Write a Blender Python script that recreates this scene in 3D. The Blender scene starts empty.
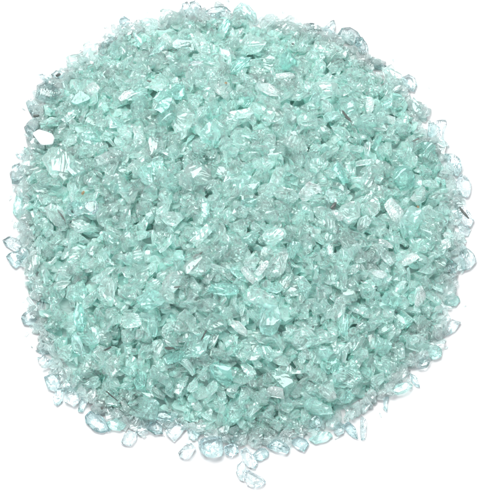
# A heap of crushed aqua glass on a white surface, seen from above at a steep angle.
import bpy, math, random
from mathutils import Vector, Matrix, Euler, noise

random.seed(11)
S = bpy.context.scene
COL = S.collection

# ------------------------------------------------------------------ camera
PX = 0.0005                       # metres per photo pixel at the middle of the heap
ELEV = math.radians(67)
DIST = 1.3
FOCAL = 36.0 * DIST / (480 * PX)
RIGHT = Vector((1, 0, 0))
UP = Vector((0, math.sin(ELEV), math.cos(ELEV)))
FWD = Vector((0, math.cos(ELEV), -math.sin(ELEV)))
EYE = -FWD * DIST

cam_d = bpy.data.cameras.new("camera")
cam_d.lens = FOCAL
cam_d.sensor_width = 36
cam_d.sensor_fit = 'HORIZONTAL'
cam_d.clip_start = 0.01
cam_d.clip_end = 50
cam = bpy.data.objects.new("camera", cam_d)
cam.location = EYE
cam.rotation_euler = FWD.to_track_quat('-Z', 'Y').to_euler()
COL.objects.link(cam)
S.camera = cam


def ray(px, py):
    k = 36.0 / FOCAL / 480
    return (FWD + RIGHT * ((px - 240) * k) + UP * ((250 - py) * k)).normalized()


def on_plane(px, py, z=0.0):
    d = ray(px, py)
    return EYE + d * ((z - EYE.z) / d.z)


def to_px(p):
    v = p - EYE
    dz = v.dot(FWD)
    k = 36.0 / FOCAL / 480
    return 240 + v.dot(RIGHT) / dz / k, 250 - v.dot(UP) / dz / k


# ------------------------------------------------------------------ the heap's form
OUTLINE = [(185, 12), (205, 14), (240, 10), (262, 22), (290, 26), (315, 28), (345, 40), (360, 50), (385, 72), (404, 86),
           (416, 106), (428, 130), (442, 152), (452, 176), (456, 200), (460, 225), (462, 250), (456, 275), (448, 297),
           (446, 325), (434, 350), (420, 370), (402, 390), (380, 405), (352, 425), (330, 432), (300, 443), (265, 449),
           (240, 450), (215, 444), (190, 434), (160, 426), (130, 430), (108, 424), (85, 408), (66, 394), (52, 378), (42, 356),
           (34, 325), (32, 300), (30, 270), (22, 240), (18, 210), (20, 180), (24, 155), (30, 130), (34, 108), (44, 90),
           (60, 76), (80, 58), (100, 46), (120, 28), (140, 26), (165, 20)]
CENTRE = on_plane(240, 238)
_pol = sorted((math.atan2((p - CENTRE).y, (p - CENTRE).x), (p - CENTRE).length * (1.008 if (p - CENTRE).y > -.06 else .992)) for p in (on_plane(*q) for q in OUTLINE))


def rim_radius(th):
    n = len(_pol)
    for i in range(n):
        a0, r0 = _pol[i - 1]
        a1, r1 = _pol[i]
        if i == 0:
            a0 -= 2 * math.pi
        t = th
        if i == 0 and th > _pol[-1][0]:
            t = th - 2 * math.pi
        if a0 <= t <= a1:
            return r0 + (r1 - r0) * (t - a0) / max(a1 - a0, 1e-6)
    return _pol[0][1]


HEIGHT = 0.030


def heap_t(x, y):
    dx, dy = x - CENTRE.x, y - CENTRE.y
    return math.hypot(dx, dy) / rim_radius(math.atan2(dy, dx))


def heap_h(x, y):
    t = heap_t(x, y)
    if t >= 1.0:
        return 0.0
    lump = noise.noise(Vector((x * 38, y * 38, 3.1))) * 0.0028
    return max(0.0, HEIGHT * (1 - t ** 1.9) + lump * min(1, (1 - t) * 5))


def on_heap(px, py, lift=0.0):
    d = ray(px, py)
    p = EYE + d * ((HEIGHT + 0.012 - EYE.z) / d.z)
    for _ in range(200):
        if p.z <= heap_h(p.x, p.y) + lift:
            break
        p = p + d * 0.0005
    return p


def heap_normal(x, y):
    e = 0.004
    return Vector((heap_h(x - e, y) - heap_h(x + e, y), heap_h(x, y - e) - heap_h(x, y + e), 2 * e)).normalized()


# ------------------------------------------------------------------ fracture solids
def clip(faces, n, d):
    """Cut a convex solid (list of point loops) with the plane n.p = d, keep the inner side."""
    out, rim = [], []
    for f in faces:
        g = []
        for i, a in enumerate(f):
            b = f[(i + 1) % len(f)]
            da, db = n.dot(a) - d, n.dot(b) - d
            if da <= 0:
                g.append(a)
            if (da < 0 < db) or (db < 0 < da):
                q = a.lerp(b, da / (da - db))
                g.append(q)
                rim.append(q)
        if len(g) >= 3:
            out.append(g)
    pts = []
    for q in rim:
        if all((q - p).length > 1e-4 for p in pts):
            pts.append(q)
    if len(pts) >= 3:
        c = sum(pts, Vector()) / len(pts)
        u = (pts[0] - c).normalized()
        v = n.cross(u)
        pts.sort(key=lambda p: math.atan2((p - c).dot(v), (p - c).dot(u)))
        out.append(pts)
    return out


def box_faces(a, b, c):
    P = [Vector((x * a, y * b, z * c)) for x in (-1, 1) for y in (-1, 1) for z in (-1, 1)]
    return [[P[i] for i in f] for f in ((0, 1, 3, 2), (4, 6, 7, 5), (0, 4, 5, 1), (2, 3, 7, 6), (0, 2, 6, 4), (1, 5, 7, 3))]


def chip_faces(kind, R):
    """A convex splinter of the given kind, about one unit long along x, flat side along z."""
    rnd = R.uniform
    L = 0.5
    if kind == 'blade':
        W, T, ncut = rnd(.2, .3), rnd(.09, .14), 6
    elif kind == 'needle':
        W, T, ncut = rnd(.11, .16), rnd(.08, .12), 6
    elif kind == 'chunk':
        W, T, ncut = rnd(.36, .46), rnd(.24, .34), 11
    elif kind == 'wedge':
        W, T, ncut = rnd(.3, .4), rnd(.2, .28), 7
    elif kind == 'pebble':
        W, T, ncut = rnd(.36, .44), rnd(.22, .3), 16
    else:                       # flake
        W, T, ncut = rnd(.34, .44), rnd(.1, .16), 8
    F = box_faces(L, W, T)
    if kind == 'wedge':
        F = clip(F, Vector((rnd(.25, .5), rnd(-.2, .2), 1)).normalized(), T * .35)
    for k in range(ncut):
        a = (k + rnd(-.4, .4)) * 2 * math.pi / ncut
        n = Vector((math.cos(a) / L, math.sin(a) / W, rnd(-.55, .55) / T)).normalized()
        sup = math.sqrt((n.x * L) ** 2 + (n.y * W) ** 2 + (n.z * T) ** 2)
        F = clip(F, n, sup * rnd(.72, .98))
    for k in range(3 if kind != 'pebble' else 8):
        n = Vector((rnd(-1, 1) / L, rnd(-1, 1) / W, rnd(.3, 1.3) * R.choice((-1, 1)) / T)).normalized()
        sup = math.sqrt((n.x * L) ** 2 + (n.y * W) ** 2 + (n.z * T) ** 2)
        F = clip(F, n, sup * rnd(.7, .95))
    return F


def fracture(faces, R, rings=(.3, .62), seg=2, rough=.012, scoop=.16):
    """Turn plain facets into fracture faces: chipped edges, dished or swollen conchoidal surfaces.
    Returns vertices, faces and the vertex pairs along sharp edges."""
    V, key = [], {}

    def vid(p):
        k = (round(p.x, 4), round(p.y, 4), round(p.z, 4))
        if k not in key:
            key[k] = len(V)
            V.append(p.copy())
        return key[k]
    loops = []
    for f in faces:
        ids = []
        for p in f:
            i = vid(p)
            if not ids or ids[-1] != i:
                ids.append(i)
        if len(ids) > 2 and ids[0] == ids[-1]:
            ids.pop()
        if len(set(ids)) >= 3:
            loops.append(ids)
    edge, sharp, out = {}, set(), []

    def run(a, b):
        k = (min(a, b), max(a, b))
        if k not in edge:
            pa, pb = V[k[0]], V[k[1]]
            ln = (pa - pb).length
            m = []
            for s in range(1, seg if ln > .1 else 1):
                q = pa.lerp(pb, s / seg) + Vector((R.gauss(0, 1), R.gauss(0, 1), R.gauss(0, 1))) * rough * min(1, ln * 3)
                V.append(q)
                m.append(len(V) - 1)
            edge[k] = m
            ch = [k[0]] + m + [k[1]]
            for x, y in zip(ch, ch[1:]):
                sharp.add((min(x, y), max(x, y)))
        return edge[k] if a == k[0] else edge[k][::-1]
    for ids in loops:
        L = []
        for i, a in enumerate(ids):
            L.append(a)
            L += run(a, ids[(i + 1) % len(ids)])
        pts = [V[i] for i in L]
        c = sum(pts, Vector()) / len(pts)
        N = Vector()
        for i, p in enumerate(pts):
            N += (p - c).cross(pts[(i + 1) % len(pts)] - c)
        size = math.sqrt(max(N.length, 1e-9))
        N.normalize()
        if size < .12:
            out.append(L)
            continue
        dep = R.choice((1, 1, -.55, .25)) * R.uniform(.2, 1) * scoop * size
        c = c.lerp(R.choice(pts), R.uniform(0, .35))
        prev = L
        for s in rings:
            row = []
            for i in prev if False else range(len(L)):
                q = V[L[i]].lerp(c, s) - N * dep * (1 - (1 - s) ** 2) + N * R.gauss(0, .006) * size
                V.append(q)
                row.append(len(V) - 1)
            for i in range(len(L)):
                j = (i + 1) % len(L)
                out.append([prev[i], prev[j], row[j], row[i]])
            prev = row
        V.append(c - N * dep)
        ci = len(V) - 1
        for i in range(len(L)):
            out.append([prev[i], prev[(i + 1) % len(L)], ci])
    return V, out, sharp


def make_mesh(name, V, F, sharp, mats, midx=None):
    me = bpy.data.meshes.new(name)
    me.from_pydata([tuple(v) for v in V], [], F)
    for m in mats:
        me.materials.append(m)
    me.polygons.foreach_set("use_smooth", [True] * len(me.polygons))
    if midx:
        me.polygons.foreach_set("material_index", midx)
    n = len(me.edges)
    ev = [0] * (2 * n)
    me.edges.foreach_get("vertices", ev)
    flags = [((min(ev[2 * i], ev[2 * i + 1]), max(ev[2 * i], ev[2 * i + 1])) in sharp) for i in range(n)]
    at = me.attributes.new("sharp_edge", 'BOOLEAN', 'EDGE')
    at.data.foreach_set("value", flags)
    me.update()
    return me


# ------------------------------------------------------------------ materials
def nodes_of(name):
    m = bpy.data.materials.new(name)
    m.use_nodes = True
    nt = m.node_tree
    return m, nt, nt.nodes["Principled BSDF"]


def glass(name, ca, cb, trans, rough, bump=.5, frost=.25, scale=260.0, per_island=False, ior=1.5, thin=.65, body=None):
    """Broken glass: tinted, with rippled fracture faces and patches of frosted fracture."""
    m, nt, old = nodes_of(name)
    N, Lk = nt.nodes.new, nt.links.new
    nt.nodes.remove(old)
    b = N("ShaderNodeBsdfGlass")
    b.distribution = "MULTI_GGX"
    b.inputs["IOR"].default_value = ior
    df = N("ShaderNodeBsdfDiffuse")
    tl = N("ShaderNodeBsdfTranslucent")
    m1 = N("ShaderNodeMixShader")
    m1.inputs[0].default_value = .5
    m2 = N("ShaderNodeMixShader")
    m2.inputs[0].default_value = trans
    Lk(df.outputs[0], m1.inputs[1])
    Lk(tl.outputs[0], m1.inputs[2])
    Lk(m1.outputs[0], m2.inputs[1])
    Lk(b.outputs[0], m2.inputs[2])
    Lk(m2.outputs[0], nt.nodes["Material Output"].inputs[0])
    if per_island:
        rn = N("ShaderNodeNewGeometry").outputs["Random Per Island"]
    else:
        rn = N("ShaderNodeObjectInfo").outputs["Random"]
    mx = N("ShaderNodeMix")
    mx.data_type = 'RGBA'
    mx.inputs[6].default_value = (*ca, 1)
    mx.inputs[7].default_value = (*cb, 1)
    Lk(rn, mx.inputs[0])
    tint = N("ShaderNodeMix")
    tint.data_type = 'RGBA'
    tint.inputs[0].default_value = thin
    Lk(mx.outputs[2], tint.inputs[6])
    tint.inputs[7].default_value = (1, 1, 1, 1)
    Lk(tint.outputs[2], b.inputs["Color"])
    for k in (df, tl):                       # the inner cracks, paler than the clear glass
        if body:
            k.inputs["Color"].default_value = (*body, 1)
        else:
            Lk(mx.outputs[2], k.inputs["Color"])
    geo = N("ShaderNodeNewGeometry")
    off = N("ShaderNodeVectorMath")
    off.operation = 'ADD'
    sc = N("ShaderNodeMath")
    sc.operation = 'MULTIPLY'
    sc.inputs[1].default_value = 7.3
    Lk(rn, sc.inputs[0])
    Lk(geo.outputs["Position"], off.inputs[0])
    Lk(sc.outputs[0], off.inputs[1])
    no = N("ShaderNodeTexNoise")
    no.inputs["Scale"].default_value = scale
    no.inputs["Detail"].default_value = 3
    Lk(off.outputs[0], no.inputs["Vector"])
    mr = N("ShaderNodeMapRange")
    mr.inputs["From Min"].default_value = .52
    mr.inputs["From Max"].default_value = .66
    mr.inputs["To Min"].default_value = rough
    mr.inputs["To Max"].default_value = rough + frost
    Lk(no.outputs["Fac"], mr.inputs["Value"])
    Lk(mr.outputs[0], b.inputs["Roughness"])
    wv = N("ShaderNodeTexWave")
    wv.wave_type = 'BANDS'                   # hackle lines across the break, turned differently on every shard
    wv.inputs["Scale"].default_value = scale * 1.1
    wv.inputs["Distortion"].default_value = 9
    wv.inputs["Detail"].default_value = 2
    wv.inputs["Detail Scale"].default_value = .6
    vr = N("ShaderNodeVectorRotate")
    vr.inputs["Axis"].default_value = (.3, .2, .93)
    an = N("ShaderNodeMath")
    an.operation = 'MULTIPLY'
    an.inputs[1].default_value = 41.0
    Lk(rn, an.inputs[0])
    Lk(an.outputs[0], vr.inputs["Angle"])
    Lk(off.outputs[0], vr.inputs["Vector"])
    Lk(vr.outputs[0], wv.inputs["Vector"])
    n2 = N("ShaderNodeTexNoise")
    n2.inputs["Scale"].default_value = scale * 1.4
    n2.inputs["Detail"].default_value = 2
    Lk(off.outputs[0], n2.inputs["Vector"])
    ad = N("ShaderNodeMath")
    ad.operation = 'MULTIPLY_ADD'
    ad.inputs[1].default_value = .45
    Lk(wv.outputs["Fac"], ad.inputs[0])
    Lk(n2.outputs["Fac"], ad.inputs[2])
    bp = N("ShaderNodeBump")
    bp.inputs["Strength"].default_value = bump
    bp.inputs["Distance"].default_value = .0006
    Lk(ad.outputs[0], bp.inputs["Height"])
    for k in (b, df, tl):
        Lk(bp.outputs[0], k.inputs["Normal"])
    return m


M_CLEAR = glass("clear_glass", (.68, .79, .80), (.78, .87, .88), 1, .0, .09, .06)
M_BLUE = glass("blue_grey_glass", (.53, .71, .725), (.67, .81, .82), .97, .0, .09, .06)
M_LUCID = glass("lucid_glass", (.82, .985, .965), (.90, .99, .98), .90, .0, .38, .12, 130, thin=.75, body=(.85, .975, .95))
M_PALE = glass("pale_aqua_glass", (.79, .985, .955), (.86, .995, .975), .83, .0, .36, .16, 130, thin=.74, body=(.87, .98, .95))
M_AQUA = glass("aqua_glass", (.62, .96, .92), (.72, .975, .945), .84, .0, .38, .16, 130, thin=.72, body=(.76, .95, .915))
M_DEEP = glass("deep_teal_glass", (.45, .83, .775), (.55, .87, .82), .84, .0, .35, .15, 130, thin=.68, body=(.56, .85, .805))
M_MILK = glass("milky_glass", (.94, .995, .985), (.96, .998, .99), .78, .0, .38, .2, body=(.95, .985, .98))
M_GLINT = glass("white_glint_glass", (.93, .95, .94), (.95, .96, .95), .35, .05, .15, .1, body=(.82, .85, .85))  # white body colour stands in for a flat facet's bright reflection
M_SMALL = glass("small_glass", (.68, .975, .93), (.88, .997, .98), .82, .0, .36, .16, 140, per_island=True, ior=1.47, thin=.74, body=(.84, .965, .94))
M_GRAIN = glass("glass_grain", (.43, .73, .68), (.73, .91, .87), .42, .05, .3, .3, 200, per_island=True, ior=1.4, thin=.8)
M_FRINGE = glass("fringe_glass", (.74, .93, .92), (.88, .97, .965), .76, .0, .16, .08, 200, per_island=True, thin=.78, body=(.90, .975, .96))

M_DARK, _nt, _b = nodes_of("dark_grit")
_b.inputs["Roughness"].default_value = .35
_n = _nt.nodes.new("ShaderNodeTexNoise")
_n.inputs["Scale"].default_value = 900
_r = _nt.nodes.new("ShaderNodeValToRGB")
_r.color_ramp.elements[0].color = (.012, .016, .016, 1)
_r.color_ramp.elements[1].color = (.09, .11, .10, 1)
_nt.links.new(_n.outputs["Fac"], _r.inputs[0])
_nt.links.new(_r.outputs[0], _b.inputs["Base Color"])

M_BROWN, _nt, _b = nodes_of("brown_grit")
_b.inputs["Roughness"].default_value = .7
_n = _nt.nodes.new("ShaderNodeTexNoise")
_n.inputs["Scale"].default_value = 1200
_r = _nt.nodes.new("ShaderNodeValToRGB")
_r.color_ramp.elements[0].color = (.10, .06, .03, 1)
_r.color_ramp.elements[1].color = (.26, .19, .10, 1)
_nt.links.new(_n.outputs["Fac"], _r.inputs[0])
_nt.links.new(_r.outputs[0], _b.inputs["Base Color"])

M_GROUND, _nt, _b = nodes_of("white_paper")
_b.inputs["Roughness"].default_value = .9
_b.inputs["Specular IOR Level"].default_value = .15
_n = _nt.nodes.new("ShaderNodeTexNoise")
_n.inputs["Scale"].default_value = 900
_mr = _nt.nodes.new("ShaderNodeMapRange")
_mr.inputs["To Min"].default_value = .48
_mr.inputs["To Max"].default_value = .52
_nt.links.new(_n.outputs["Fac"], _mr.inputs["Value"])
_nt.links.new(_mr.outputs[0], _b.inputs["Base Color"])

# ------------------------------------------------------------------ the white surface
V = [(-4, -4, 0), (4, -4, 0), (4, 4, 0), (-4, 4, 0)]
g = bpy.data.objects.new("ground", make_mesh("ground", [Vector(v) for v in V], [[0, 1, 2, 3]], set(), [M_GROUND]))
g["kind"] = "structure"
g["label"] = "plain white surface under the heap of glass"
COL.objects.link(g)

# ------------------------------------------------------------------ the mass of small glass: one object that nobody could count
R = random.Random(5)
protos = []
for k in range(70):
    kind = R.choice(('chunk', 'wedge', 'wedge', 'blade', 'blade', 'flake', 'flake', 'needle'))
    protos.append(fracture(chip_faces(kind, R), R, rings=(.5,), seg=2, rough=.008, scoop=.15))
BV, BF, BS, BM = [], [], set(), []


def scatter(p, size, rot, mat):
    v, f, s = R.choice(protos)
    o = len(BV)
    mtx = rot.to_matrix() if isinstance(rot, Euler) else rot
    sx, sy = R.uniform(.85, 1.2), R.uniform(.8, 1.2)
    for q in v:
        BV.append(mtx @ Vector((q.x * size * sx, q.y * size * sy, q.z * size)) + p)
    for a in f:
        BF.append([i + o for i in a])
        BM.append(mat)
    for a, b in s:
        BS.add((a + o, b + o))


def disc_point():
    while True:
        x = R.uniform(-.13, .13) + CENTRE.x
        y = R.uniform(-.14, .14) + CENTRE.y
        t = heap_t(x, y)
        if t < .985:
            return x, y, t


def rnd_rot():
    return Euler((R.gauss(0, .55), R.gauss(0, .55), R.uniform(0, 6.28)))


# the heart of the heap, closed under the shards
n_a = 96
rows = []
for k in range(15):
    t = .93 * (1 - k / 14)
    row = []
    for a in range(n_a):
        th = a * 2 * math.pi / n_a
        r = rim_radius((th + math.pi) % (2 * math.pi) - math.pi) * t
        x, y = CENTRE.x + r * math.cos(th), CENTRE.y + r * math.sin(th)
        z = max(.0006, heap_h(x, y) - .007 + R.uniform(-.0012, .0012))
        if k == 0:
            z = .0006
        row.append(len(BV))
        BV.append(Vector((x, y, z)))
    rows.append(row)
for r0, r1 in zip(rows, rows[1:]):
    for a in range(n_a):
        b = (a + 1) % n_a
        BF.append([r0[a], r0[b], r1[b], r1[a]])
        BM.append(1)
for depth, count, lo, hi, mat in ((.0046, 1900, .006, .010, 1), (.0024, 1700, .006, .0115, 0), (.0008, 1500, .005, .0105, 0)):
    for _ in range(count):
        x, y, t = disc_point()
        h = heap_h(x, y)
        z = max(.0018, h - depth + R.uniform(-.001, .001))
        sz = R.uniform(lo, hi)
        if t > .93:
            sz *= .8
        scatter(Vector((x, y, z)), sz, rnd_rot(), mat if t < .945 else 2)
for _ in range(430):                       # the thin outer fringe, clear glass only
    th = R.uniform(-math.pi, math.pi)
    t = R.uniform(.94, 1.005 if math.sin(th) > -.6 else .975)
    r = rim_radius(th) * t
    sz = R.uniform(.004, .0085)
    scatter(Vector((CENTRE.x + r * math.cos(th), CENTRE.y + r * math.sin(th), sz * R.uniform(.12, .32))), sz, rnd_rot(), 2)
for _ in range(90):                        # crumbs round the foot of the heap
    th = R.uniform(-math.pi, math.pi)
    r = rim_radius(th) * (1.0 + abs(R.gauss(0, .03)))
    sz = R.uniform(.0012, .0032)
    scatter(Vector((CENTRE.x + r * math.cos(th), CENTRE.y + r * math.sin(th), sz * .22)), sz, rnd_rot(), 2)
bulk = bpy.data.objects.new("crushed_glass", make_mesh("crushed_glass", BV, BF, BS, [M_SMALL, M_GRAIN, M_FRINGE]))
bulk.data.polygons.foreach_set("material_index", BM)
bulk["kind"] = "stuff"
bulk["label"] = "heap of small crushed aqua glass on the white surface"
COL.objects.link(bulk)

# ------------------------------------------------------------------ single shards
GROUP = "larger shards lying on the heap of glass"
used_labels = {}


def finish(o, label, cat="glass shard", group=GROUP):
    assert label not in used_labels, label
    used_labels[label] = o.name
    o["label"] = label
    o["category"] = cat
    if group:
        o["group"] = group
    COL.objects.link(o)
    return o


def chaikin(P, k=.2):
    out = []
    for i, a in enumerate(P):
        b = P[(i + 1) % len(P)]
        out += [a.lerp(b, k), a.lerp(b, 1 - k)]
    return out


def traced(poly, mat, label, lift=0.0, thick=.5, tilt=None, seed=0, top=.62, name="glass_shard", soft=.2, rough=.02):
    """A shard whose footprint follows an outline seen in the photo, with its own thickness, lying at the height it rests at."""
    R = random.Random(seed * 7 + 3)
    pts = [on_plane(x, y, lift) for x, y in poly]
    c = sum(pts, Vector()) / len(pts)
    fp = chaikin([p - c for p in pts], soft)
    area = 0
    for i, a in enumerate(fp):
        area += a.cross(fp[(i + 1) % len(fp)]).z
    if area < 0:
        fp.reverse()
    span = max(a.length for a in fp) * 2
    wid = abs(area) / 2 / span
    T = wid * thick * 1.25
    fp = [p / span for p in fp]
    T /= span
    sx = Vector((R.uniform(-.06, .06), R.uniform(-.06, .06), 0))
    tx, ty = R.uniform(-.5, .5), R.uniform(-.5, .5)
    lo = [Vector((p.x * .8, p.y * .8, 0)) - sx * .5 for p in fp]
    md = [Vector((p.x, p.y, T * R.uniform(.3, .5))) for p in fp]
    hi = [Vector((p.x * top, p.y * top, T * (1 + tx * p.x + ty * p.y))) + sx for p in fp]
    n = len(fp)
    F = [lo[::-1], hi]
    for i in range(n):
        j = (i + 1) % n
        F.append([lo[i], lo[j], md[j], md[i]])
        F.append([md[i], md[j], hi[j], hi[i]])
    v, f, s = fracture(F, R, rings=(.25, .55, .8), seg=2, rough=rough * .4, scoop=.10)
    # keep edges sharp only between top, flank and foot; the flank itself is one curved fracture
    ring = set()
    for p in v[:]:
        pass
    v = [q * span for q in v]
    o = bpy.data.objects.new(name, make_mesh(name, v, f, s, [mat]))
    o.location = Vector((c.x, c.y, max(0.0003, lift - .0)))
    if tilt:
        o.rotation_euler = Euler((math.radians(tilt[0]), math.radians(tilt[1]), 0))
    return finish(o, label)


C, B, P, A, D = M_CLEAR, M_BLUE, M_PALE, M_AQUA, M_DEEP
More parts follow.
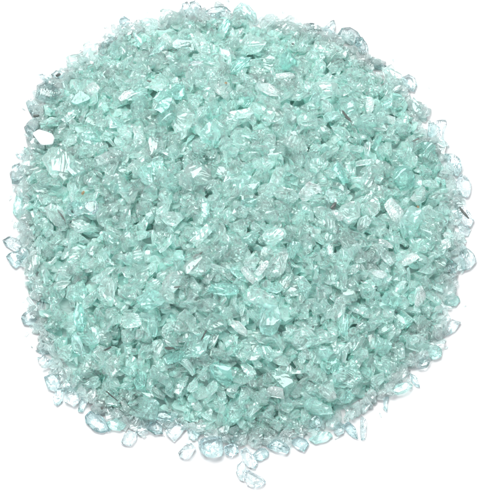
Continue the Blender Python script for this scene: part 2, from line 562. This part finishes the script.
# outline in photo pixels, glass, label, lift above the surface (mm)
RIM = [
    # lower edge, from the loose pieces at six o'clock
    ([(198, 443), (203, 440), (219, 438), (222, 443), (224, 452), (222, 458), (213, 460), (205, 458), (199, 450)], B, "big rounded blue glass pebble lying loose below the heap", 0),
    ([(245, 472), (249, 471), (262, 478), (266, 483), (262, 487), (255, 489), (247, 486), (245, 480)], C, "lowest loose shard of all, clear and slanted, farthest below the heap", 0),
    ([(237, 466), (242, 462), (246, 468), (245, 476), (244, 482), (240, 481), (236, 474)], C, "thin upright clear sliver touching the lowest loose shard", 0),
    ([(240, 451), (246, 448), (252, 455), (258, 464), (255, 470), (248, 468), (242, 460)], C, "ribbed colourless flake just above the lowest loose shard", 0),
    ([(252, 456), (258, 450), (265, 449), (269, 453), (268, 458), (261, 462), (254, 461)], B, "rounded aqua shard right of the ribbed flake below the heap", 0),
    ([(178, 454), (184, 447), (191, 444), (196, 449), (192, 456), (187, 460), (181, 459)], C, "small loose clear shard left of the big blue pebble", 0),
    ([(224, 448), (232, 444), (238, 447), (239, 454), (232, 458), (226, 456)], B, "small bluish shard touching the right side of the big blue pebble", 0),
    ([(121, 443), (124, 435), (129, 431), (137, 434), (137, 440), (131, 447), (124, 446)], C, "pale loose shard at seven o'clock, just off the lower left edge", 0),
    ([(136, 433), (142, 421), (148, 417), (150, 426), (148, 434), (140, 437)], C, "narrow upright clear shard beside the pale loose one at seven o'clock", .5),
    ([(146, 430), (150, 421), (158, 420), (162, 423), (163, 435), (155, 436)], B, "square bluish shard in the lower left row above the surface", .3),
    ([(165, 432), (170, 427), (180, 424), (187, 429), (180, 437), (174, 443), (169, 438)], C, "flat colourless flake nearly invisible on white, left of a small triangle", 0),
    ([(187, 431), (192, 430), (201, 434), (198, 439), (193, 442), (189, 438)], B, "small triangular shard just above left of the big blue pebble", 0),
    ([(217, 430), (225, 424), (230, 431), (227, 440), (219, 437)], C, "clear five-sided shard above the big blue pebble", 1.5),
    ([(150, 414), (165, 411), (178, 416), (174, 422), (158, 421)], B, "long bluish shard lying level above the square one at seven o'clock", 3),
    ([(228, 432), (237, 426), (241, 434), (239, 444), (231, 443)], C, "clear shard on the lower edge above the small bluish one", 1.5),
    ([(266, 447), (275, 440), (285, 443), (290, 450), (287, 455), (278, 453), (270, 450)], B, "thick slanting shard on the lower edge right of six o'clock", .5),
    ([(290, 443), (298, 438), (306, 440), (309, 445), (304, 453), (297, 450)], B, "pointed pale blue shard hanging lowest at half past five", 0),
    ([(308, 440), (320, 432), (330, 433), (333, 437), (327, 442), (315, 445)], A, "long aqua shard with dark lower rim at half past five", .3),
    ([(308, 421), (315, 416), (320, 418), (322, 427), (317, 431), (309, 429)], C, "oval clear window of glass above the long dark rimmed shard", 3.5),
    ([(333, 428), (338, 422), (344, 425), (344, 434), (338, 437), (334, 434)], B, "rounded blue bead on the edge left of the fan blade", .3),
    ([(343, 426), (348, 422), (356, 430), (358, 440), (353, 438), (347, 433)], B, "fan shaped blade pointing down off the edge at five o'clock", 0),
    ([(361, 415), (366, 420), (366, 430), (365, 440), (361, 441), (360, 428)], C, "thin colourless tongue hanging down beside the fan blade", 0),
    ([(383, 398), (389, 397), (387, 405), (387, 413), (384, 410)], B, "little spike dripping from the edge at half past four", 0),
    ([(396, 386), (408, 383), (413, 386), (408, 392), (398, 396), (391, 393)], A, "long aqua sliver along the edge above the little spike", .8),
    ([(409, 373), (415, 376), (420, 388), (416, 387), (411, 382)], B, "dark sharp tooth at the edge near half past four", .3),
    ([(418, 360), (426, 358), (430, 363), (426, 369), (418, 370)], C, "pale cube shaped shard on the edge near four o'clock", 1),
    ([(428, 350), (437, 346), (442, 351), (441, 358), (434, 361), (427, 357)], A, "dark edged rounded shard jutting out at four o'clock", .2),
    ([(447, 327), (452, 320), (461, 323), (455, 332), (446, 337)], C, "clear triangle jutting out between the bean and the dark edged shard", 0),
    ([(440, 297), (450, 294), (458, 297), (460, 302), (456, 307), (447, 307), (441, 302)], A, "smooth bean shaped aqua shard jutting out at half past three", .3),
    ([(440, 291), (449, 290), (456, 287), (455, 291), (446, 296)], C, "thin curved sliver just above the bean shaped shard", 1),
    ([(460, 247), (468, 250), (474, 256), (476, 263), (470, 270), (462, 272), (457, 262)], C, "large clear shard jutting farthest out at three o'clock", .2),
    ([(444, 262), (452, 258), (458, 266), (455, 275), (446, 273)], B, "bluish shard tucked inside the large clear one at three o'clock", 2),
    ([(457, 222), (465, 226), (471, 230), (468, 237), (460, 236)], C, "small clear flake under the dark cracked shard", 0),
    ([(453, 203), (458, 201), (466, 209), (474, 221), (471, 227), (465, 228), (457, 217)], C, "long slanting clear shard with a dark crack, right edge", .5),
    ([(456, 181), (461, 175), (467, 178), (471, 185), (470, 195), (467, 199), (460, 197), (455, 190)], C, "rounded clear shard above the dark cracked one, right edge", .3),
    ([(444, 155), (452, 155), (460, 161), (462, 171), (457, 178), (449, 171)], C, "clear shard with curved rim at two o'clock above the rounded one", .5),
    ([(436.5, 121), (446, 120.5), (446.5, 124), (444, 131), (443.5, 144), (441, 144), (440, 131), (436, 125)], C, "golf tee shaped clear splinter standing off the upper right edge", 0),
    ([(428, 124), (434, 123), (436, 131), (433, 139), (427, 137)], B, "small block left of the golf tee shaped splinter", .5),
    ([(413, 97), (421, 106), (427, 121), (418, 120), (411, 110)], A, "aqua wedge with its point towards the golf tee shaped splinter", 1),
    # upper edge
    ([(402, 78), (408, 75), (415, 79), (417, 86), (414, 93), (406, 90), (401, 85)], C, "round clear shard like a bead at half past one", .5),
    ([(381, 68), (390, 69), (402, 76), (403, 84), (395, 89), (386, 82)], P, "pale streaked shard beside the bead at half past one", 1.5),
    ([(364, 60), (371, 58), (380, 63), (387, 67), (380, 71), (370, 69)], B, "flat bluish blade on the edge at one o'clock", .5),
    ([(355, 40), (362, 38), (367, 45), (368, 54), (363, 62), (356, 55)], C, "crumbly clear shard right of the clear hooded one", .6),
    ([(336, 37), (342, 29), (350, 28), (358, 33), (363, 42), (359, 49), (350, 44), (343, 40)], C, "clear hooded shard on the upper edge before one o'clock", .4),
    ([(322, 31), (331, 22), (334, 21), (335.5, 27), (334, 34), (336, 39), (328, 37)], C, "thin clear shark fin standing on the upper edge", 0),
    ([(306, 27), (310, 24), (316, 25), (321, 32), (317, 38), (307, 36)], B, "grey tipped shard left of the clear shark fin", .5),
    ([(268, 27), (282, 23), (298, 26), (304, 33), (299, 42), (284, 38)], P, "broad pale shard on the upper edge between wedge and shark fin", 1),
    ([(232, 19), (234, 11), (241, 4), (248, 6), (256, 15), (257, 21), (246, 23), (236, 22)], A, "aqua wedge peaking at twelve o'clock", .3),
    ([(203, 14), (208, 11), (220, 9), (226, 8), (231, 13), (226, 19), (212, 21), (204, 19)], C, "long clear shard on the upper edge left of the aqua wedge", .3),
    ([(188, 10), (190, 3), (195, 1.5), (201, 7), (201.5, 13), (195, 17), (189, 15)], C, "ring like clear shard topping the heap", 0),
    ([(180, 14), (182, 5), (187, 2), (190, 8), (188, 15), (184, 17)], C, "thin clear shard leaning on the ring like one at the top", 0),
    ([(160, 12), (163, 10), (172, 11), (180, 15), (184, 23), (173, 29), (161, 24)], P, "broad frosted block on the upper edge near half past eleven", 1),
    ([(140, 22), (148, 19), (157, 21), (158, 30), (147, 33), (140, 29)], P, "pale block between frosted one and dark tipped speck at eleven o'clock", 1),
    ([(119, 21), (124, 17), (130, 21), (128, 27), (120, 27)], B, "small grey tipped shard on the edge at eleven o'clock", .3),
    ([(98, 50), (104, 42), (112, 38), (120, 40), (118, 45), (108, 51), (100, 54)], C, "long clear shard slanting up at half past ten", .5),
    ([(83, 46), (88, 43), (95, 45), (97, 52), (90, 57), (84, 54)], P, "rounded pale knob on the edge left of the long slanting shard", .2),
    ([(66, 59), (82, 55), (86, 62), (80, 73), (68, 69)], P, "blocky pale shard at ten o'clock between knob and grey tip", .5),
    ([(51, 75), (56, 71), (64.5, 73), (63, 80), (55, 81)], B, "small grey tipped shard above the clear dome at ten o'clock", .3),
    ([(38, 75), (42, 74), (50, 80), (61, 89), (56, 89), (45, 83)], B, "long grey splinter slanting over the clear dome at ten o'clock", 1.2),
    ([(37, 87), (46, 82), (60, 89), (66, 96), (60, 103), (45, 105), (35.5, 99)], C, "large clear dome under the long grey splinter", .3),
    ([(26, 102), (32.5, 103), (41, 112.5), (40, 120), (32.5, 118), (27.5, 108)], B, "grey shard with dark patches at half past nine", .2),
    # left edge
    ([(24, 128), (30, 122), (36, 128), (36, 142), (28, 140)], B, "bluish shard squeezed left of the flat chip with the painted glint", .5),
    ([(24, 147), (29, 150), (31, 157), (24, 156)], A, "small aqua tooth below left of the flat chip with the painted glint", .5),
    ([(15.5, 155), (21, 153.5), (25, 157), (19, 159)], B, "tiny pointed splinter sticking out left at nine o'clock", .5),
    ([(12, 167), (20, 163), (22, 176), (21, 186), (12, 185)], C, "pale upright slab on the left edge at nine o'clock", .2),
    ([(13, 207), (16, 196), (23, 198), (24, 212), (19, 221), (13, 214)], A, "aqua shard on the left edge below the pale upright slab", .2),
    ([(2.5, 241), (9, 237), (19, 240), (25, 245), (29, 248), (24, 252), (14, 252), (6, 247)], C, "upper clear crystal of the pair sticking out far left", 0),
    ([(6, 257.5), (9, 254.5), (24, 250), (28, 254), (25, 262.5), (16, 270), (11, 266)], B, "lower bluish crystal of the pair sticking out far left", 0),
    ([(24, 276), (28, 262), (34, 256), (42, 259), (41, 270), (31, 279)], P, "bright faceted shard right of the crystal pair", 1),
    ([(26, 283), (31, 280), (38, 284), (36, 293), (29, 295)], A, "small aqua shard below the bright faceted one", .3),
    ([(38, 300), (41, 287), (45, 299), (42, 309)], B, "thin upright spike at half past eight", 1),
    ([(21, 318), (24, 314), (31, 311), (39, 303), (41, 315), (35, 326), (24, 326)], B, "big bluish shard pointing left below the upright spike", 0),
    ([(39, 343), (48, 336), (55, 341), (50, 348), (41, 347)], C, "clear shard on the edge above the level blade at eight o'clock", .3),
    ([(35, 351), (40, 349), (55, 350), (57, 353), (42, 355)], B, "thin level blade sticking out at eight o'clock", .2),
    ([(37, 359), (43, 355), (53, 362), (47, 368), (40, 365)], C, "small clear shard right under the level blade at eight o'clock", 0),
    ([(44, 378), (54, 374), (61, 384), (57, 393), (48, 390)], B, "rounded bluish shard on the edge before half past seven", .2),
    ([(53, 398), (58, 389), (64, 390), (63, 402), (57, 407), (54, 404)], B, "narrow upright shard left of the bright clear one at half past seven", 0),
    ([(64, 388), (71, 387), (79, 395), (80, 404), (74, 408), (65, 404)], C, "bright clear shard between two narrow ones at half past seven", 0),
    ([(79, 403), (84, 395), (87, 404), (83, 413), (78, 412)], B, "narrow dark edged shard left of the big folded one", .2),
    ([(85, 417), (90, 412), (100, 416), (108, 424), (111, 432), (102, 434), (93, 431), (86, 424)], B, "big folded blue shard at the lower left edge", 0),
    ([(106, 423), (118, 418), (127, 426), (120, 432), (110, 430)], A, "aqua shard right of the big folded blue one", .5),
]
for i, (poly, mat, label, lift) in enumerate(RIM):
    rr = random.Random(i)
    traced(poly, mat, label, lift=lift * .001, thick=rr.uniform(.4, .75), seed=i, top=rr.uniform(.5, .75), soft=rr.uniform(.02, .07), rough=.03)

# ------------------------------------------------------------------ shards lying on the heap
def placed(px, py, length, width, ang, kind, mat, label, seed, lift=.0012, lean=None, name="glass_shard", cat="glass shard", group=GROUP, thin=1.0, toward=None):
    """A splinter on the heap's own slope: length and width in photo pixels, ang counter-clockwise from level."""
    R = random.Random(seed * 13 + 1)
    v, f, s = fracture(chip_faces(kind, R), R, rings=(.3, .62), seg=2, rough=.006, scoop=.15)
    xs = [q.x for q in v]; ys = [q.y for q in v]; zs = [q.z for q in v]
    kx = length * PX / (max(xs) - min(xs))
    ky = width * PX / (max(ys) - min(ys))
    kz = (kx + ky) / 2 * thin
    v = [Vector((q.x * kx, q.y * ky, q.z * kz)) for q in v]
    o = bpy.data.objects.new(name, make_mesh(name, v, f, s, [mat]))
    p = on_heap(px, py, lift)
    n = toward or heap_normal(p.x, p.y).lerp(-FWD, .45).normalized()
    if lean is None:
        lean = (R.uniform(-.45, .45), R.uniform(-.45, .45))
    base = n.to_track_quat('Z', 'Y').to_matrix()
    xdir = RIGHT * math.cos(ang) + UP * math.sin(ang)
    z = (n + RIGHT * lean[0] + UP * lean[1]).normalized()
    x = (xdir - z * xdir.dot(z)).normalized()
    y = z.cross(x)
    m = Matrix((x, y, z)).transposed().to_4x4()
    m.translation = p
    o.matrix_world = m
    return finish(o, label, cat, group)


rad = math.radians
MARK = [  # px, py, length, width, angle, kind, glass, label
    (126, 95, 17, 8, 32, 'blade', M_MILK, "bright white blade on the upper left slope"),
    (81, 100, 19, 16, 20, 'chunk', M_DEEP, "deep teal block right of the large clear dome"),
    (60, 163, 40, 30, -50, 'flake', M_PALE, "largest pale fan of glass, below the flat chip with the painted glint"),
    (75, 209, 19, 17, 10, 'pebble', M_CLEAR, "left of two round clear shards side by side, left slope"),
    (91, 207, 16, 15, 60, 'pebble', M_CLEAR, "right of two round clear shards side by side, left slope"),
    (56, 215, 27, 18, -45, 'flake', M_PALE, "pale flake under a dark needle left of the two round shards"),
    (274, 236, 24, 17, 15, 'pebble', M_PALE, "pale oval pebble near the heap's middle, lower right of centre"),
    (310, 190, 24, 16, 30, 'wedge', M_MILK, "bright wedge right of the heap's middle"),
    (311, 192, 1, 1, 0, None, None, None),
    (172, 218, 24, 15, 5, 'pebble', M_PALE, "rounded pale shard left of the heap's middle"),
    (199, 176, 28, 22, 15, 'chunk', M_PALE, "broad pale chunk just above the heap's middle"),
    (303, 338, 24, 21, 40, 'pebble', M_PALE, "round bright pebble at the lower right of the heap's middle"),
    (262, 299, 32, 17, -25, 'flake', M_PALE, "long pale flake straight below the heap's middle"),
    (249, 276, 20, 8, -55, 'blade', M_MILK, "left arm of the bright white Y of blades"),
    (262, 268, 18, 7, 55, 'blade', M_MILK, "right arm of the bright white Y of blades"),
    (199, 266, 30, 23, 20, 'chunk', M_PALE, "big pale chunk left of the bright white Y of blades"),
    (224, 289, 30, 13, -10, 'flake', M_DEEP, "flat deep teal flake below the big pale chunk"),
    (270, 320, 30, 22, 75, 'flake', M_AQUA, "tall aqua flake left of the round bright pebble"),
    (450, 236, 14, 7, -5, 'blade', M_MILK, "bright white dash by the right edge"),  # milky glass puts the glint of a flat facet into its colour
    (380, 274, 17, 9, 0, 'flake', M_MILK, "bright white flake on the right slope"),
    (394, 212, 26, 15, -50, 'flake', M_MILK, "bright streaked shard left of the brown grit"),
    (338, 215, 8, 14, 40, 'chunk', M_MILK, "small bright chip under the dark nugget"),
    (350, 212, 26, 20, 30, 'chunk', M_PALE, "pale chunk right of the dark nugget"),
    (286, 195, 26, 14, -15, 'pebble', M_PALE, "pale oval shard touching the bright wedge"),
    (295, 145, 26, 20, -40, 'chunk', M_PALE, "large pale chunk above the bright wedge"),
    (268, 90, 26, 14, -25, 'flake', M_MILK, "bright streaked flake on the upper slope below twelve o'clock"),
    (253, 45, 28, 20, 15, 'chunk', M_PALE, "pale chunk below the aqua wedge that peaks at twelve"),
    (288, 62, 20, 18, 45, 'chunk', M_DEEP, "deep teal chunk on the upper right slope under the broad shard"),
    (330, 50, 34, 18, -10, 'flake', M_PALE, "long pale flake lying under the clear shark fin"),
    (324, 90, 28, 20, 10, 'chunk', M_PALE, "pale chunk left of the black twig"),
    (368, 122, 24, 18, 30, 'chunk', M_AQUA, "aqua chunk right of the black twig"),
    (404, 178, 26, 24, 60, 'chunk', M_DEEP, "deep teal chunk on the right slope above the brown grit"),
    (420, 296, 22, 12, 70, 'blade', M_MILK, "bright upright blade left of the bean shaped shard"),
    (318, 408, 30, 14, -20, 'flake', M_AQUA, "aqua flake above the oval clear window"),
    (275, 392, 20, 11, -10, 'blade', M_MILK, "bright blade above the lower edge, right of six o'clock"),
    (178, 92, 18, 13, 60, 'chunk', M_DEEP, "deep teal chunk in the dark gap on the upper slope"),
    (165, 105, 20, 11, 55, 'flake', M_DEEP, "deep teal flake below left of the upper dark gap"),
    (222, 372, 26, 18, -35, 'flake', M_DEEP, "deep teal flake on the lower slope above six o'clock"),
    (196, 345, 34, 22, 40, 'flake', M_AQUA, "broad aqua flake beside the steep dark splinter"),
    (150, 300, 30, 20, 5, 'chunk', M_AQUA, "broad aqua chunk on the lower left slope"),
    (107, 290, 30, 16, 85, 'flake', M_PALE, "upright pale flake on the left lower slope"),
    (80, 318, 28, 12, -85, 'flake', M_DEEP, "upright deep teal flake right of the big bluish pointed shard"),
    (410, 225, 30, 18, 60, 'chunk', M_AQUA, "aqua chunk right of the bright streaked shard"),
]
seed = 500
spots = []
for px, py, ln, wd, an, kind, mat, label in MARK:
    if kind is None:
        continue
    seed += 1
    placed(px, py, ln, wd, rad(an), kind, mat, label, seed, lift=.0022, lean=(random.uniform(-.2, .2), random.uniform(-.2, .2)))
    spots.append((px, py, (ln + wd) / 4))

# flat chip: the lamp's reflection on its face is put into its white colour
o = traced([(32, 134), (39, 130), (52, 134), (55, 139), (53, 145), (41, 146)], M_GLINT, "flat chip with a painted white glint and a pointed corner, upper left slope", lift=.0085, thick=.35, seed=77, top=.9, soft=.1)
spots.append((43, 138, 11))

# dark bits
DARK = [
    (347, 117, 20, 2.6, -62, 'needle', M_DARK, "dark_splinter", "black twig like splinter on the upper right slope", "dark splinter"),
    (334, 206, 9, 4, 62, 'chunk', M_DARK, "dark_splinter", "small dark nugget beside a bright chip, right of centre", "dark splinter"),
    (464, 213, 15, 2.6, -45, 'needle', M_DARK, "dark_splinter", "dark sliver on the long cracked clear shard at right edge", "dark splinter"),
    (204, 335, 13, 1.8, 62, 'needle', M_DARK, "dark_splinter", "steep dark splinter on the lower slope left of six o'clock", "dark splinter"),
    (169, 348, 10, 3, -8, 'chunk', M_DARK, "dark_splinter", "dark smudge like chip left of the steep dark splinter", "dark splinter"),
    (177, 287, 7, 1.6, 4, 'needle', M_DARK, "dark_splinter", "short level dark splinter under the big pale chunk", "dark splinter"),
    (198, 255, 11, 2.2, 32, 'needle', M_DARK, "dark_splinter", "grey needle across the top of the big pale chunk", "dark splinter"),
    (107, 349, 10, 1.8, 24, 'needle', M_DARK, "dark_splinter", "dark splinter rising to the right on the lower left slope", "dark splinter"),
    (112, 396, 16, 1.6, -30, 'needle', M_DARK, "dark_splinter", "long dark splinter falling to the right near seven o'clock", "dark splinter"),
    (62, 216, 17, 1.8, -58, 'needle', M_DARK, "dark_splinter", "dark needle on a pale flake, left slope", "dark splinter"),
    (58, 75, 6, 3, 25, 'chunk', M_DARK, "dark_splinter", "dark chip on the edge at ten o'clock", "dark splinter"),
    (36, 116, 7, 3, -10, 'chunk', M_DARK, "dark_splinter", "dark chip on the grey patched shard at half past nine", "dark splinter"),
    (416, 140, 8, 2, 25, 'needle', M_DARK, "dark_splinter", "dark splinter near the golf tee shaped shard", "dark splinter"),
    (149, 81, 6, 2, -25, 'needle', M_DARK, "dark_splinter", "tiny dark splinter on the upper left slope beside deep teal chunk", "dark splinter"),
    (293, 44, 3, 2.4, 0, 'chunk', M_DARK, "dark_splinter", "tiny black speck below the broad pale shard at the top", "dark splinter"),
    (102, 408, 3.4, 3, 0, 'chunk', M_DARK, "dark_splinter", "tiny black speck above the big folded blue shard", "dark splinter"),
    (418, 207, 3, 2.6, 0, 'chunk', M_BROWN, "brown_grit", "tiny brown grit on the right slope", "grit"),
    (83, 193, 4.5, 3, 40, 'chunk', M_BROWN, "brown_grit", "brown stained flake above the two round clear shards", "grit"),
    (226, 83, 3, 2.4, 0, 'chunk', M_BROWN, "brown_grit", "tiny orange brown speck on the upper slope", "grit"),
]
R_dark = random.Random(8)
for px, py, ln, wd, an, kind, mat, nm, label, cat in DARK:
    seed += 1
    placed(px, py, ln, wd, rad(an), kind, mat, label, seed, lift=.0085 if px > 455 else .0036, lean=(R_dark.uniform(-.5, .5), R_dark.uniform(-.5, .5)), name=nm, cat=cat, group="dark bits among the glass" if nm == "dark_splinter" else "brown bits among the glass", thin=.6)

# the rest of the larger shards, spread over the slope
R = random.Random(21)
HOUR = ["twelve", "one", "two", "three", "four", "five", "six", "seven", "eight", "nine", "ten", "eleven"]


def clock(px, py):
    dx, dy = px - 240, 232 - py
    k = int(round((math.degrees(math.atan2(dx, dy)) % 360) / 15)) % 24
    return HOUR[k // 2] + " o'clock" if k % 2 == 0 else "half past " + HOUR[k // 2]


WORD = {'blade': "blade", 'needle': "needle", 'chunk': "chunk", 'wedge': "wedge", 'pebble': "rounded lump", 'flake': "flake"}
TONE = [(M_PALE, "pale"), (M_AQUA, "aqua"), (M_LUCID, "clear"), (M_MILK, "milky"), (M_DEEP, "teal")]
n_free = 300 - len(RIM) - len(spots) - 0
tries = 0
made = 0
gap = 1.0
while made < n_free and tries < 60000:
    tries += 1
    px, py = R.uniform(15, 465), R.uniform(10, 452)
    p = on_heap(px, py)
    if heap_t(p.x, p.y) > .93:
        continue
    if tries % 1500 == 0:
        gap *= .93
    kind = R.choices(('blade', 'needle', 'chunk', 'wedge', 'pebble', 'flake'), (3.4, 1.6, 2, 3, .5, 3.6))[0]
    ln = R.choices((R.uniform(15, 18), R.uniform(18, 24), R.uniform(24, 31)), (1.5, 3, 1.6))[0]
    wd = ln * {'blade': .45, 'needle': .28, 'chunk': .8, 'wedge': .65, 'pebble': .82, 'flake': .68}[kind] * R.uniform(.85, 1.15)
    rr = (ln + wd) / 4
    if any((px - a) ** 2 + (py - b) ** 2 < (gap * .74 * (rr + c)) ** 2 for a, b, c in spots):
        continue
    mat, tone = R.choices(TONE, (4.5, 4, 2, 1, 1))[0]
    an = R.uniform(0, 180)
    way = "level" if an < 22 or an > 158 else "upright" if 68 < an < 112 else "right-leaning" if an <= 68 else "left-leaning"
    size = "big" if ln > 24 else "small" if ln < 18 else "middling"
    t = math.hypot(px - 240, (py - 232) * 1.03) / 225
    ring = "the crown" if t < .2 else "the inner ring" if t < .42 else "the middle ring" if t < .64 else "the outer ring" if t < .84 else "the edge"
    lab = f"{size} {tone} {way} {WORD[kind]} on {ring} of the heap towards {clock(px, py)}"
    if lab in used_labels:
        continue
    seed += 1
    placed(px, py, ln, wd, rad(an), kind, mat, lab, seed, lift=R.uniform(-.0006, .0018))
    spots.append((px, py, rr))
    made += 1
print("shards", len(RIM), len(spots), "free", made, "tries", tries, "bulk verts", len(BV))

# ------------------------------------------------------------------ light: a white studio with soft boxes
w = bpy.data.worlds.new("World")
S.world = w
w.use_nodes = True
bg = w.node_tree.nodes["Background"]
tc = w.node_tree.nodes.new("ShaderNodeTexCoord")
sp = w.node_tree.nodes.new("ShaderNodeSeparateXYZ")
rp = w.node_tree.nodes.new("ShaderNodeValToRGB")      # pale ceiling, dimmer walls
rp.color_ramp.elements[0].position = .05
rp.color_ramp.elements[0].color = (.27, .28, .35, 1)
rp.color_ramp.elements[1].position = .75
rp.color_ramp.elements[1].color = (.91, .95, 1.0, 1)
w.node_tree.links.new(tc.outputs["Generated"], sp.inputs[0])
w.node_tree.links.new(sp.outputs["Z"], rp.inputs[0])
w.node_tree.links.new(rp.outputs[0], bg.inputs[0])
bg.inputs[1].default_value = 1.0


def softbox(name, loc, aim, sx, sy, watts, col=(1, 1, 1)):
    d = bpy.data.lights.new(name, 'AREA')
    d.shape = 'RECTANGLE'
    d.size, d.size_y = sx, sy
    d.energy = watts
    d.color = col
    o = bpy.data.objects.new(name, d)
    o.location = loc
    o.rotation_euler = (Vector(aim) - Vector(loc)).to_track_quat('-Z', 'Y').to_euler()
    COL.objects.link(o)


softbox("softbox_top", (-.25, .55, 1.25), (0, 0, 0), .95, .8, 33, (1, .985, .96))
softbox("softbox_side", (1.1, -.1, .8), (0, 0, 0), .3, .9, 6)
softbox("softbox_front", (-.9, -.7, .9), (0, 0, 0), .5, .45, 6)

# ------------------------------------------------------------------ rendering
S.view_settings.view_transform = 'Standard'
S.view_settings.look = 'None'
S.view_settings.exposure = 0
S.view_settings.gamma = 1
c = S.cycles
c.max_bounces = 40
c.transmission_bounces = 40
c.glossy_bounces = 40
c.diffuse_bounces = 16
c.transparent_max_bounces = 8
c.caustics_reflective = True
c.caustics_refractive = True
c.blur_glossy = 0
c.sample_clamp_indirect = 40
c.use_denoising = True
c.use_adaptive_sampling = True
c.adaptive_threshold = .1
c.adaptive_min_samples = 24
try:
    c.denoiser = 'OPENIMAGEDENOISE'
    c.denoising_input_passes = 'RGB_ALBEDO_NORMAL'
except Exception:
    pass
